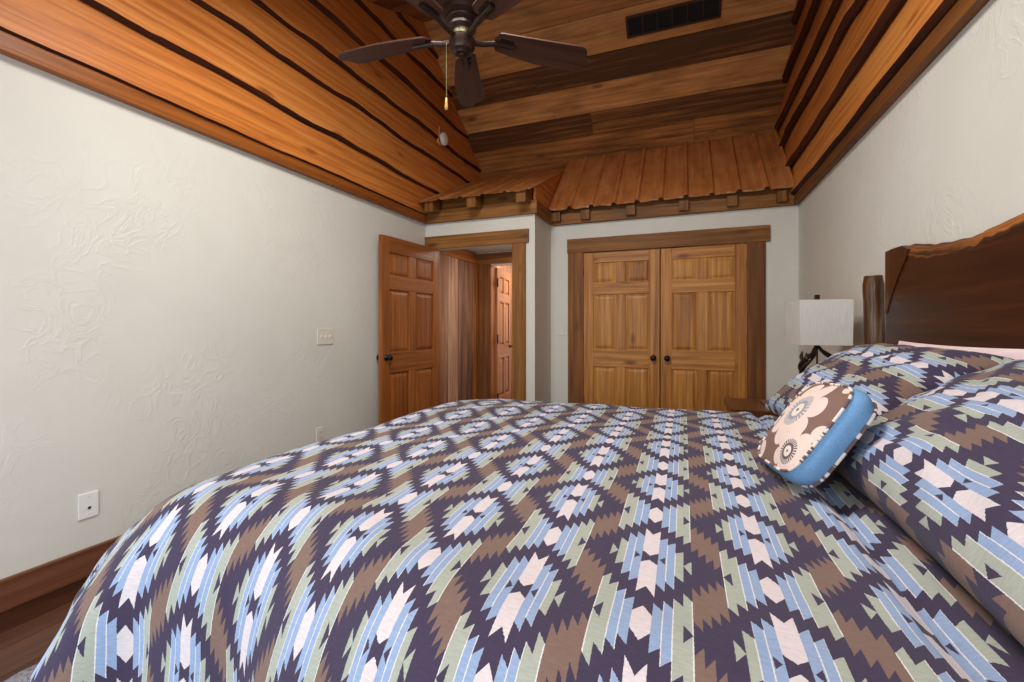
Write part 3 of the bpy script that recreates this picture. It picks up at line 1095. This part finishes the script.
# ------------------------------------------------------------------ plates on the walls
def plate(name, label, cat, y, z, w, h, kind, x=XL, toward=1, mat='ivory_plastic'):
    e = empty(name, (x, y, z))
    tag(e, label, cat)
    mb = MB()
    t = 0.007
    mb.box(0, t, -w / 2, w / 2, -h / 2, h / 2)
    mb.build('plate', M[mat], e, bevel=0.003)
    if kind == 'toggles':
        for k in (-1, 0, 1):
            m_ = MB()
            m_.box(t, t + 0.002, k * 0.046 - 0.006, k * 0.046 + 0.006, -0.013, 0.013)
            m_.hexa([(t, k * .046 - .004, -.004), (t + .014, k * .046 - .003, .004), (t + .014, k * .046 + .003, .004), (t, k * .046 + .004, -.004),
                     (t, k * .046 - .004, .006), (t + .014, k * .046 - .003, .010), (t + .014, k * .046 + .003, .010), (t, k * .046 + .004, .006)])
            m_.build('toggle', M['white_plastic'], e)
    elif kind == 'outlet':
        for k in (-1, 1):
            m_ = MB()
            m_.box(t, t + 0.003, -0.016, 0.016, k * 0.02 - 0.014, k * 0.02 + 0.014)
            s_ = m_.build('receptacle', M['ivory_plastic'], e, bevel=0.002)
            q = MB()
            for d_ in (-0.006, 0.006):
                q.box(t + 0.003, t + 0.0036, d_ - 0.001, d_ + 0.001, k * 0.02 - 0.002, k * 0.02 + 0.007)
            q.build('slot', M['dark_hole'], s_)
    elif kind == 'jack':
        m_ = MB()
        m_.lathe([(0.0, t), (0.006, t), (0.006, t + 0.004), (0.0, t + 0.004)], 14, (0, 0.002, -0.012), 'X')
        m_.build('jack', M['dark_hole'], e)
        for k in (-0.042, 0.042):
            m_ = MB()
            m_.lathe([(0.0, t), (0.0035, t), (0.003, t + 0.0015), (0.0, t + 0.0015)], 10, (0, 0.002, k), 'X')
            m_.build('screw', M['ivory_plastic'], e)
    elif kind == 'toggle_y':
        pass
    return e


plate('switch_plate', 'three-toggle ivory light switch plate on the left wall', 'light switch', 2.805, 1.13, 0.165, 0.125, 'toggles')
plate('outlet_plate', 'ivory electrical outlet on the left wall, low behind the bed', 'outlet', 2.75, 0.352, 0.075, 0.118, 'outlet')
plate('jack_plate', 'white cable jack plate on the left wall above the baseboard', 'wall jack', 1.275, 0.34, 0.08, 0.122, 'jack', mat='white_plastic')
e = empty('switch_plate', (-1.284, YC, 1.17))
tag(e, 'small pale light switch beside the closet door casing', 'light switch')
mb = MB(); mb.box(-0.035, 0.035, -0.007, 0, -0.058, 0.058); mb.build('plate', M['ivory_plastic'], e, bevel=0.003)
mb = MB(); mb.box(-0.005, 0.005, -0.016, -0.007, -0.004, 0.012); mb.build('toggle', M['white_plastic'], e)

# ------------------------------------------------------------------ rug
mb = MB()
N1, N2 = 150, 130
x0, x1, y0, y1 = -2.13, -0.75, -0.25, 2.95
pts, uvs = [], []
for i in range(N1 + 1):
    r_, ur = [], []
    for j in range(N2 + 1):
        px = x0 + (x1 - x0) * (i / N1)
        py = y0 + (y1 - y0) * j / N2
        ed = min(i, j, N1 - i, N2 - j)
        z = 0.002 if ed == 0 else 0.022 + 0.010 * mnoise.noise((px * 40, py * 40, 0)) + 0.006 * mnoise.noise((px * 90, py * 90, 3))
        jx = 0.008 * mnoise.noise((px * 30, py * 60, 9))
        r_.append((px + jx, py, max(z, 0.002)))
        ur.append((px, py))
    pts.append(r_)
    uvs.append(ur)
mb.grid(pts, uvs)
mb.poly([(x0, y0, 0.001), (x0, y1, 0.001), (x1, y1, 0.001), (x1, y0, 0.001)])
tag(mb.build('shag_rug', M['rug'], smooth=True), 'shaggy grey rug on the dark floor, under the foot of the bed', 'rug')

# ------------------------------------------------------------------ bed
BY0, BY1 = 0.74, 2.48
bed = empty('bed', (0, 0, 0))
tag(bed, 'rustic bed with a live-edge slab headboard and peeled log posts', 'bed')
# headboard slab with its wavy live top
prof = [(2.675, 1.50), (2.668, 1.545), (2.624, 1.576), (2.55, 1.574), (2.481, 1.570), (2.397, 1.560), (2.304, 1.539), (2.155, 1.528), (2.057, 1.521), (1.97, 1.526), (1.842, 1.541),
        (1.737, 1.548), (1.55, 1.555), (1.35, 1.545), (1.15, 1.530), (0.95, 1.545), (0.72, 1.565), (0.55, 1.55), (0.50, 1.50)]


def ptop(y):
    for (a, za), (b, zb) in zip(prof, prof[1:]):
        if a >= y >= b:
            return za + (zb - za) * (a - y) / (a - b)
    return 1.5


mb, bk = MB(), MB()
HX0, HX1 = 0.92, 0.985
NY = 200
rows, uvs, brow, buv = [], [], [], []
for i in range(NY + 1):
    y = 2.675 - (2.675 - 0.50) * i / NY
    zt = ptop(y) + 0.004 * mnoise.noise((y * 14, 0, 0))
    bw = 0.055 + 0.03 * mnoise.noise((y * 3, 5, 0)) + 0.012 * mnoise.noise((y * 20, 5, 0))     # depth of the bark band
    zf = zt - bw
    fx = HX0 + 0.004 * mnoise.noise((y * 2, 3, 0))
    rows.append([(fx, y, 0.34), (fx, y, 0.8), (fx, y, 1.1), (fx, y, zf), (HX1, y, zf + 0.01), (HX1, y, 0.34)])
    uvs.append([(y, 0.34), (y, 0.8), (y, 1.1), (y, zf), (y, zf + 0.06), (y, 2.6)])
    bx = 0.008 + 0.014 * mnoise.noise((y * 9, 9, 1)) + 0.008 * mnoise.noise((y * 34, 9, 1))
    brow.append([(fx + 0.0, y, zf), (fx + bx * 0.4 + 0.006 * mnoise.noise((y * 30, 1, 1)), y, zf + bw * 0.35), (fx + bx + 0.006 * mnoise.noise((y * 30, 2, 1)), y, zf + bw * 0.75), (fx + 0.03, y, zt), (HX1 - 0.005, y, zt - 0.01), (HX1, y, zf + 0.01)])
    buv.append([(y, q) for q in (0, 0.03, 0.05, 0.08, 0.12, 0.15)])
mb.grid(rows, uvs, 0.45, close_v=False)
mb.grid([[r[-1], r[0]] for r in rows], [[u[-1], u[0]] for u in uvs], 0.45)
for e_ in (0, -1):
    mb.poly(rows[e_] if e_ else rows[e_][::-1], 0.4, [(p[2], p[0]) for p in (rows[e_] if e_ else rows[e_][::-1])])
hb = mb.build('headboard', M['slab'], bed, smooth='auto')
bk.grid(brow, buv, 0.5)
for e_ in (0, -1):
    bk.poly(brow[e_] if e_ else brow[e_][::-1], 0.5)
bk.build('bark_edge', M['bark'], hb, smooth='auto', label='rough bark along the top edge of the headboard')
# wedge of wood let into the left end of the slab
wg = MB()
rows = []
for i in range(13):
    s = i / 12
    z = 1.27 + s * (1.570 - 1.27)
    w_ = 0.02 + 0.26 * s ** 1.3
    if s > 0.85:
        w_ -= 0.10 * ((s - 0.85) / 0.15) ** 2
    rows.append([(HX0 + 0.01, 2.682, z), (HX0 - 0.005, 2.676, z), (HX0 - 0.008, 2.676 - w_ * 0.5, z + 0.004 * math.sin(9 * s)), (HX0 - 0.005, 2.676 - w_, z), (HX0 + 0.012, 2.676 - w_ - 0.004, z)])
wg.grid(rows, [[(r[k][2], r[k][1]) for k in range(5)] for r in rows], 0.6)
wg.poly(rows[-1], 0.6)
wg.poly(rows[0][::-1], 0.6)
wg.build('end_wedge', M['slab'], hb, smooth='auto', label='wedge-shaped piece at the left end of the headboard')
for (py, lab) in ((2.865, None), (0.30, None)):
    pm = MB()
    pts, rr = [], []
    for i in range(33):
        s = i / 32
        pts.append((0.93 + 0.006 * math.sin(7 * s + py), py + 0.010 * math.sin(9 * s + 1), 0.0 + 1.475 * s))
        rr.append(0.046 + 0.010 * mnoise.noise((s * 9, py, 0)) + 0.005 * mnoise.noise((s * 24, py, 3)) + (-0.008 if i == 32 else 0))
    pm.tube(pts, rr, 18, 0.5)
    pm.build('bedpost', M['log'], bed, smooth='auto')
mb = MB(); mb.box(-1.04, 0.90, BY0 + 0.02, BY0 + 0.055, 0.18, 0.40, 0); part(mb, 'side_rail', 'slab', bed)
mb = MB(); mb.box(-1.04, 0.90, BY1 - 0.055, BY1 - 0.02, 0.18, 0.40, 0); part(mb, 'side_rail', 'slab', bed)
mb = MB(); mb.box(-1.075, -1.04, BY0 + 0.02, BY1 - 0.02, 0.14, 0.42, 1); part(mb, 'foot_rail', 'slab', bed)
for yy_ in (BY0 + 0.06, BY1 - 0.06):
    mb = MB(); mb.box(-1.03, -0.95, yy_ - 0.045, yy_ + 0.045, 0.04, 0.45, 2); part(mb, 'leg', 'slab', bed)
mb = MB()
mb.box(-1.04, 0.90, BY0 + 0.06, BY1 - 0.06, 0.32, 0.66)
mb.build('mattress', M['mattress'], bed, bevel=0.05)

# ------------------------------------------------------------------ duvet
ZT = 0.790


def drape(rho, ext, drop_r, full):
    """distance past the flat top -> (outward, down)."""
    Lq = 0.5 * PI * math.sqrt((ext * ext + drop_r * drop_r) / 2)
    if rho <= 0:
        return 0.0, 0.0
    if rho < Lq:
        a = rho / Lq * PI / 2
        return ext * math.sin(a), drop_r * (1 - math.cos(a))
    return ext + 0.02 * min(1, (rho - Lq) / 0.2), drop_r + (rho - Lq)


IX0, IX1 = -1.17, 0.78        # flat inner rectangle
IY0, IY1 = 0.64, 2.38
EXT_F, EXT_N = 0.23, 0.24
DR = 0.28
RC_N, RC_F = 0.07, 0.25
OV = 0.70                     # overhang arclength


def duvet_point(a, b):
    near = b < 0.5 * (IY0 + IY1)
    sy = -1 if near else 1
    rc = RC_N if near else RC_F
    st = min(1.0, max(0.0, (-0.15 - a) / 0.75))
    sh_ = 0.19 * st * st * (3 - 2 * st) if near else 0.0      # the near side slumps earlier towards the foot
    iy0 = IY0 + sh_
    p = max(0.0, IX0 + rc - a)
    q = max(0.0, iy0 + rc - b) if near else max(0.0, b - (IY1 - rc))
    if p > 0 and q > 0:                       # rounded corner of the flat top
        rr_ = math.hypot(p, q)
        rho = max(0.0, rr_ - rc)
        ca, sa_ = p / rr_, q / rr_
        x, y = (a, b) if rho == 0 else (IX0 + rc - ca * rc, (iy0 + rc if near else IY1 - rc) + sy * sa_ * rc)
        p, q = ca * rho, sa_ * rho
    else:
        p = max(0.0, p - rc)
        q = max(0.0, q - rc)
        rho = max(p, q)
        ca, sa_ = (1.0, 0.0) if p > q else (0.0, 1.0)
        x, y = max(a, IX0), min(max(b, iy0), IY1)
    z = ZT
    if rho > 0:
        ext = math.sqrt((EXT_F * ca) ** 2 + ((EXT_N - 0.16 * sh_) * sa_) ** 2) + 0.06 * (2 * ca * sa_) ** 2 * (1 if near else 0)
        if p > 0 and q > 0:
            rho *= 1 - 0.08 * 4 * (ca * sa_) ** 2
        rho = min(rho, OV + 0.02)
        out, dn = drape(rho, ext, DR, OV)
        fold = 0.0
        along = b if p > q else a
        fold += 0.020 * math.sin(along * 9.0 + 1.0) + 0.012 * math.sin(along * 17.0)
        if p > 0 and q > 0:
            ang = math.atan2(q, p)
            fold += 0.070 * math.sin(ang * 7.0 - 0.9) * min(1, 4 * (ca * sa_))
        out += fold * min(1.0, max(0.0, dn - 0.06) / 0.3)
        if near:                              # the near foot corner hangs out in a flare
            x -= 0.62 * max(0.0, dn - 0.08) * ca * math.exp(-max(0.0, b - iy0 - rc) / 0.30)
        x -= ca * out
        y += sy * sa_ * out
        z -= dn
    # loft and soft waves
    z += 0.012 * math.exp(-((y - 1.55) / 0.7) ** 2 - ((x + 0.35) / 0.8) ** 2)
    k = min(1.0, max(0.0, (z - 0.35) / 0.2))
    z += k * (0.012 * mnoise.noise((a * 2.2, b * 2.2, 4)) + 0.005 * mnoise.noise((a * 6, b * 6, 2)) + 0.002 * mnoise.noise((a * 15, b * 15, 8)))
    # crease where the duvet is tucked back in front of the shams
    cr = a - (0.335 + 0.015 * mnoise.noise((b * 2, 0, 3)))
    z += -0.022 * math.exp(-(cr / 0.022) ** 2) + 0.006 * math.exp(-((cr + 0.05) / 0.03) ** 2)
    z -= 0.03 * min(1, max(0, (a - 0.42) / 0.15))
    return x, y, z


def dense(a, b, n): return [a + (b - a) * i / n for i in range(n + 1)]


As = dense(IX0 - OV, IX0 - 0.0, 66) + dense(IX0, IX1, 150)[1:]
Bs = dense(IY0 - OV, IY0, 66) + dense(IY0, IY1, 110)[1:] + dense(IY1, IY1 + OV, 56)[1:]
top = [[duvet_point(a, b) for b in Bs] for a in As]
uvs = [[(a, b + 0.13 * a) for b in Bs] for a in As]
mb = MB()
mb.grid(top, uvs)
dv = mb.build('duvet', M['duvet'], smooth=True)
so = dv.modifiers.new('thickness', 'SOLIDIFY')
so.thickness = 0.02
so.offset = -1.0
tag(dv, 'blue, brown and plum geometric print duvet covering the bed', 'duvet')


# ------------------------------------------------------------------ pillows
def pillow_mesh(w, h, T, u0=0, v0=0, n=44, conc=0.045, seed=0, uvscale=1.0, pw=0.34):
    mb = MB()
    for sg in (1, -1):
        pts, uvs = [], []
        for i in range(n + 1):
            r_, ur = [], []
            for j in range(n + 1):
                a, b = -math.cos(PI * i / n), -math.cos(PI * j / n)
                x = w / 2 * a * (1 - conc * (1 - b * b) * a * a)
                y = h / 2 * b * (1 - conc * (1 - a * a) * b * b)
                t = max(0.0, (1 - a ** 2) * (1 - b ** 2)) ** pw
                z = (T if sg > 0 else -0.5 * T) * t
                z += t * (0.012 * mnoise.noise((x * 4, y * 4, seed)) + 0.006 * mnoise.noise((x * 10, y * 10, seed + 3)))
                # gathers running in from the corners
                z += sg * 0.006 * t * math.sin(14 * (abs(a) - abs(b)) + seed)
                r_.append((x, y, z))
                ur.append((v0 + y * uvscale, u0 + x * uvscale))
            pts.append(r_)
            uvs.append(ur)
        mb.grid(pts if sg > 0 else pts[::-1], uvs if sg > 0 else uvs[::-1])
    return mb


def place_pillow(name, mb, mat, c, lean, yaw=0.0, roll=0.0):
    """local x -> along Y (away), local y -> up the lean, local z -> toward the room."""
    e2 = Vector((math.cos(lean), 0, math.sin(lean)))
    e1 = Vector((0, 1, 0))
    n = Vector((-math.sin(lean), 0, math.cos(lean)))
    rz = Matrix.Rotation(yaw, 3, 'Z')
    e1, e2, n = rz @ e1, rz @ e2, rz @ n
    e1, e2 = e1 * math.cos(roll) + e2 * math.sin(roll), -e1 * math.sin(roll) + e2 * math.cos(roll)
    m3 = Matrix((-e1, e2, n)).transposed()      # (-e1, e2, n) is right-handed
    o = mb.build(name, mat, smooth=True) if mb else empty(name)
    o.matrix_world = Matrix.Translation(c) @ m3.to_4x4()
    return o


LEAN = R(38)
sw, sh = 0.90, 0.52
s1 = place_pillow('pillow_sham', pillow_mesh(sw, sh, 0.115, 0.02, 0.165, seed=2), M['sham'], (0.595, 1.075, 0.958), R(34))
tag(s1, 'large geometric print pillow sham nearest the camera, leaning on the headboard', 'pillow', group='matching geometric print shams')
s2 = place_pillow('pillow_sham', pillow_mesh(sw, sh, 0.115, 0.15, 0.08, seed=9), M['sham'], (0.620, 2.06, 0.955), R(35), R(4))
tag(s2, 'farther geometric print pillow sham, behind the flower cushion and before the lamp', 'pillow', group='matching geometric print shams')
s3 = place_pillow('bed_pillow', pillow_mesh(0.86, 0.34, 0.035, seed=5), M['pink_linen'], (0.868, 2.03, 0.975), R(82))
tag(s3, 'pale pink pillow standing behind the shams against the headboard', 'pillow')


# flower box cushion
def cushion():
    e = place_pillow('throw_cushion', None, None, (0.286, 1.368, 0.947), R(55), R(4.0), R(-5.0))
    tag(e, 'small box cushion with brown flower face and blue sides, leaning on the shams', 'cushion')
    hw_, hh_, g = 0.146, 0.127, 0.058

    def outline(n, grow=0.0):
        pts = []
        for k in range(n):
            t = 2 * PI * k / n
            c, s = math.cos(t), math.sin(t)
            p = 5.0
            r = (abs(c) ** p + abs(s) ** p) ** (-1 / p)
            pts.append((r * c * (hw_ + grow), r * s * (hh_ + grow)))
        return pts
    n = 72
    o1 = outline(n)
    # front and back faces
    for (name, mat, z0, dome, sg) in (('front_face', 'flower', 0.0, 0.026, 1), ('back_face', 'denim_dark', -g, 0.042, -1)):
        mb = MB()
        rows, uv = [], []
        for i in range(15):
            s = 1 - i / 14
            rows.append([(x * s, y * s, z0 + sg * dome * (1 - s ** 2.4) + 0.003 * mnoise.noise((x * s * 20, y * s * 20, 1)) * (1 - s)) for x, y in o1])
            uv.append([(-x * s, y * s) for x, y in o1])
        mb.grid(rows, uv, close_v=True)
        mb.build(name, M[mat], e, smooth=True)
    mb = MB()
    rows, uv = [], []
    for i in range(9):
        s = i / 8
        ob = outline(n, 0.012 * math.sin(s * PI))
        rows.append([(x, y, -g * s + 0.0) for x, y in ob])
        uv.append([(k * 0.02, s * g) for k in range(n)])
    mb.grid(rows, uv, close_v=True)
    mb.build('gusset', M['denim'], e, smooth=True, label='blue side band')
    for z in (0.0, -g):
        mb = MB()
        ob = outline(n, 0.003)
        mb.tube([(x, y, z) for x, y in ob] + [(ob[0][0], ob[0][1], z), (ob[1][0], ob[1][1], z)], 0.0036, 8, cap=False)
        mb.build('piping', M['piping'], e, smooth=True, label='striped piping')
    return e


cushion()

# ------------------------------------------------------------------ nightstand and lamp
NX0, NX1, NY0, NY1, NZ = 0.265, 0.985, 2.97, 3.46, 0.712
ns = empty('nightstand', (0, 0, 0))
tag(ns, 'dark wooden nightstand with a plank top between the bed and the closet', 'nightstand')
mb = MB()
gx = 0.475
mb.box(NX0, gx - 0.004, NY0, NY1, NZ - 0.04, NZ, 1, 0.35)
mb.box(gx + 0.004, NX1, NY0, NY1, NZ - 0.04, NZ, 1, 0.6)
mb.box(gx - 0.004, gx + 0.004, NY0 + 0.002, NY1 - 0.002, NZ - 0.038, NZ - 0.008, 1, 0.0)
part(mb, 'top', 'nightstand', ns, 0.003)
mb = MB()
mb.box(NX0 + 0.03, NX1 - 0.01, NY0 + 0.02, NY0 + 0.045, 0.10, NZ - 0.04, 0)
mb.box(NX0 + 0.03, NX1 - 0.01, NY1 - 0.045, NY1 - 0.02, 0.10, NZ - 0.04, 0)
mb.box(NX1 - 0.03, NX1 - 0.01, NY0 + 0.045, NY1 - 0.045, 0.10, NZ - 0.04, 1)
mb.box(NX0 + 0.03, NX1 - 0.03, NY0 + 0.045, NY1 - 0.045, 0.10, 0.13, 0)
part(mb, 'body', 'nightstand', ns, 0.003)
for (z0, z1) in ((0.14, 0.38), (0.40, 0.64)):
    mb = MB(); mb.box(NX0 + 0.012, NX0 + 0.03, NY0 + 0.05, NY1 - 0.05, z0, z1, 1); dq = part(mb, 'drawer', 'nightstand', ns, 0.003)
    mb = MB(); mb.lathe([(0.0, 0.0), (0.008, 0.0), (0.008, -0.012), (0.016, -0.02), (0.012, -0.03), (0.0, -0.032)], 14, (NX0 + 0.012, 0.5 * (NY0 + NY1), 0.5 * (z0 + z1)), 'X')
    mb.build('knob', M['black'], dq, smooth=True)
for (xx, yy_) in ((NX0 + 0.05, NY0 + 0.05), (NX0 + 0.05, NY1 - 0.05), (NX1 - 0.05, NY0 + 0.05), (NX1 - 0.05, NY1 - 0.05)):
    mb = MB(); mb.box(xx - 0.025, xx + 0.025, yy_ - 0.025, yy_ + 0.025, 0.0, 0.10, 2); part(mb, 'leg', 'nightstand', ns, 0.003)

lamp = empty('table_lamp', (0.775, 3.27, NZ), (0, 0, R(6)))
tag(lamp, 'table lamp with a square grey linen shade and twisted dark metal base', 'lamp')
mb = MB()
mb.lathe([(0.0, 0.0), (0.075, 0.0), (0.078, 0.012), (0.06, 0.022), (0.02, 0.03), (0.0, 0.03)], 28)
mb.build('base', M['black'], lamp, smooth='auto')
for k, ph in enumerate((2.6, 4.7, 0.6)):
    mb = MB()
    pts, rr = [], []
    for i in range(41):
        s = i / 40
        rad = 0.02 + 0.095 * math.sin(PI * min(1, s * 0.98)) ** 0.9 + 0.012 * math.sin(11 * s + k)
        if s > 0.8:
            rad *= 1 - 0.75 * (s - 0.8) / 0.2
        a = ph + 1.3 * math.sin(2.3 * s) + 0.25 * math.sin(9 * s + k)
        pts.append((rad * math.cos(a), rad * math.sin(a), 0.02 + 0.36 * s))
        rr.append(0.0125 + 0.004 * math.sin(13 * s + k) * math.sin(5 * s) + (0.004 if 0.35 < s < 0.45 else 0))
    mb.tube(pts, rr, 10)
    # a short twig with a leaf-like end
    p = Vector(pts[28])
    o_ = Vector((p.x, p.y, 0)).normalized()
    mb.tube([p, p + o_ * 0.012 + Vector((0, 0, 0.03)), p + o_ * 0.004 + Vector((0, 0, 0.065))], [0.009, 0.012, 0.004], 8)
    p = Vector(pts[22])
    mb.tube([p, p - o_ * 0.015 + Vector((0, 0, 0.025)), p - o_ * 0.03 + Vector((0, 0, 0.05))], [0.009, 0.011, 0.005], 8)
    mb.build('branch_stem', M['bronze'], lamp, smooth='auto')
mb = MB()
mb.tube([(0, 0, 0.02), (0, 0, 0.665)], 0.005, 8)
mb.build('pole', M['bronze'], lamp, smooth='auto')
mb = MB()
mb.box(-0.012, 0.012, -0.012, 0.012, 0.664, 0.695)
mb.build('finial', M['bronze'], lamp, bevel=0.002)
sz0, sz1 = 0.385, 0.657
mb = MB()
for (hb_, ht_, flip) in ((0.136, 0.139, False), (0.132, 0.135, True)):
    c4 = [(-1, -1), (1, -1), (1, 1), (-1, 1)]
    for q in range(4):
        a, b = c4[q], c4[(q + 1) % 4]
        quad = [(a[0] * hb_, a[1] * hb_, sz0), (b[0] * hb_, b[1] * hb_, sz0), (b[0] * ht_, b[1] * ht_, sz1), (a[0] * ht_, a[1] * ht_, sz1)]
        mb.poly(quad[::-1] if flip else quad)
for (z, ho, hi_) in ((sz0, 0.136, 0.132), (sz1, 0.139, 0.135)):
    c4 = [(-1, -1), (1, -1), (1, 1), (-1, 1)]
    for q in range(4):
        a, b = c4[q], c4[(q + 1) % 4]
        mb.poly([(a[0] * ho, a[1] * ho, z), (b[0] * ho, b[1] * ho, z), (b[0] * hi_, b[1] * hi_, z), (a[0] * hi_, a[1] * hi_, z)])
mb.build('lamp_shade', M['linen'], lamp)
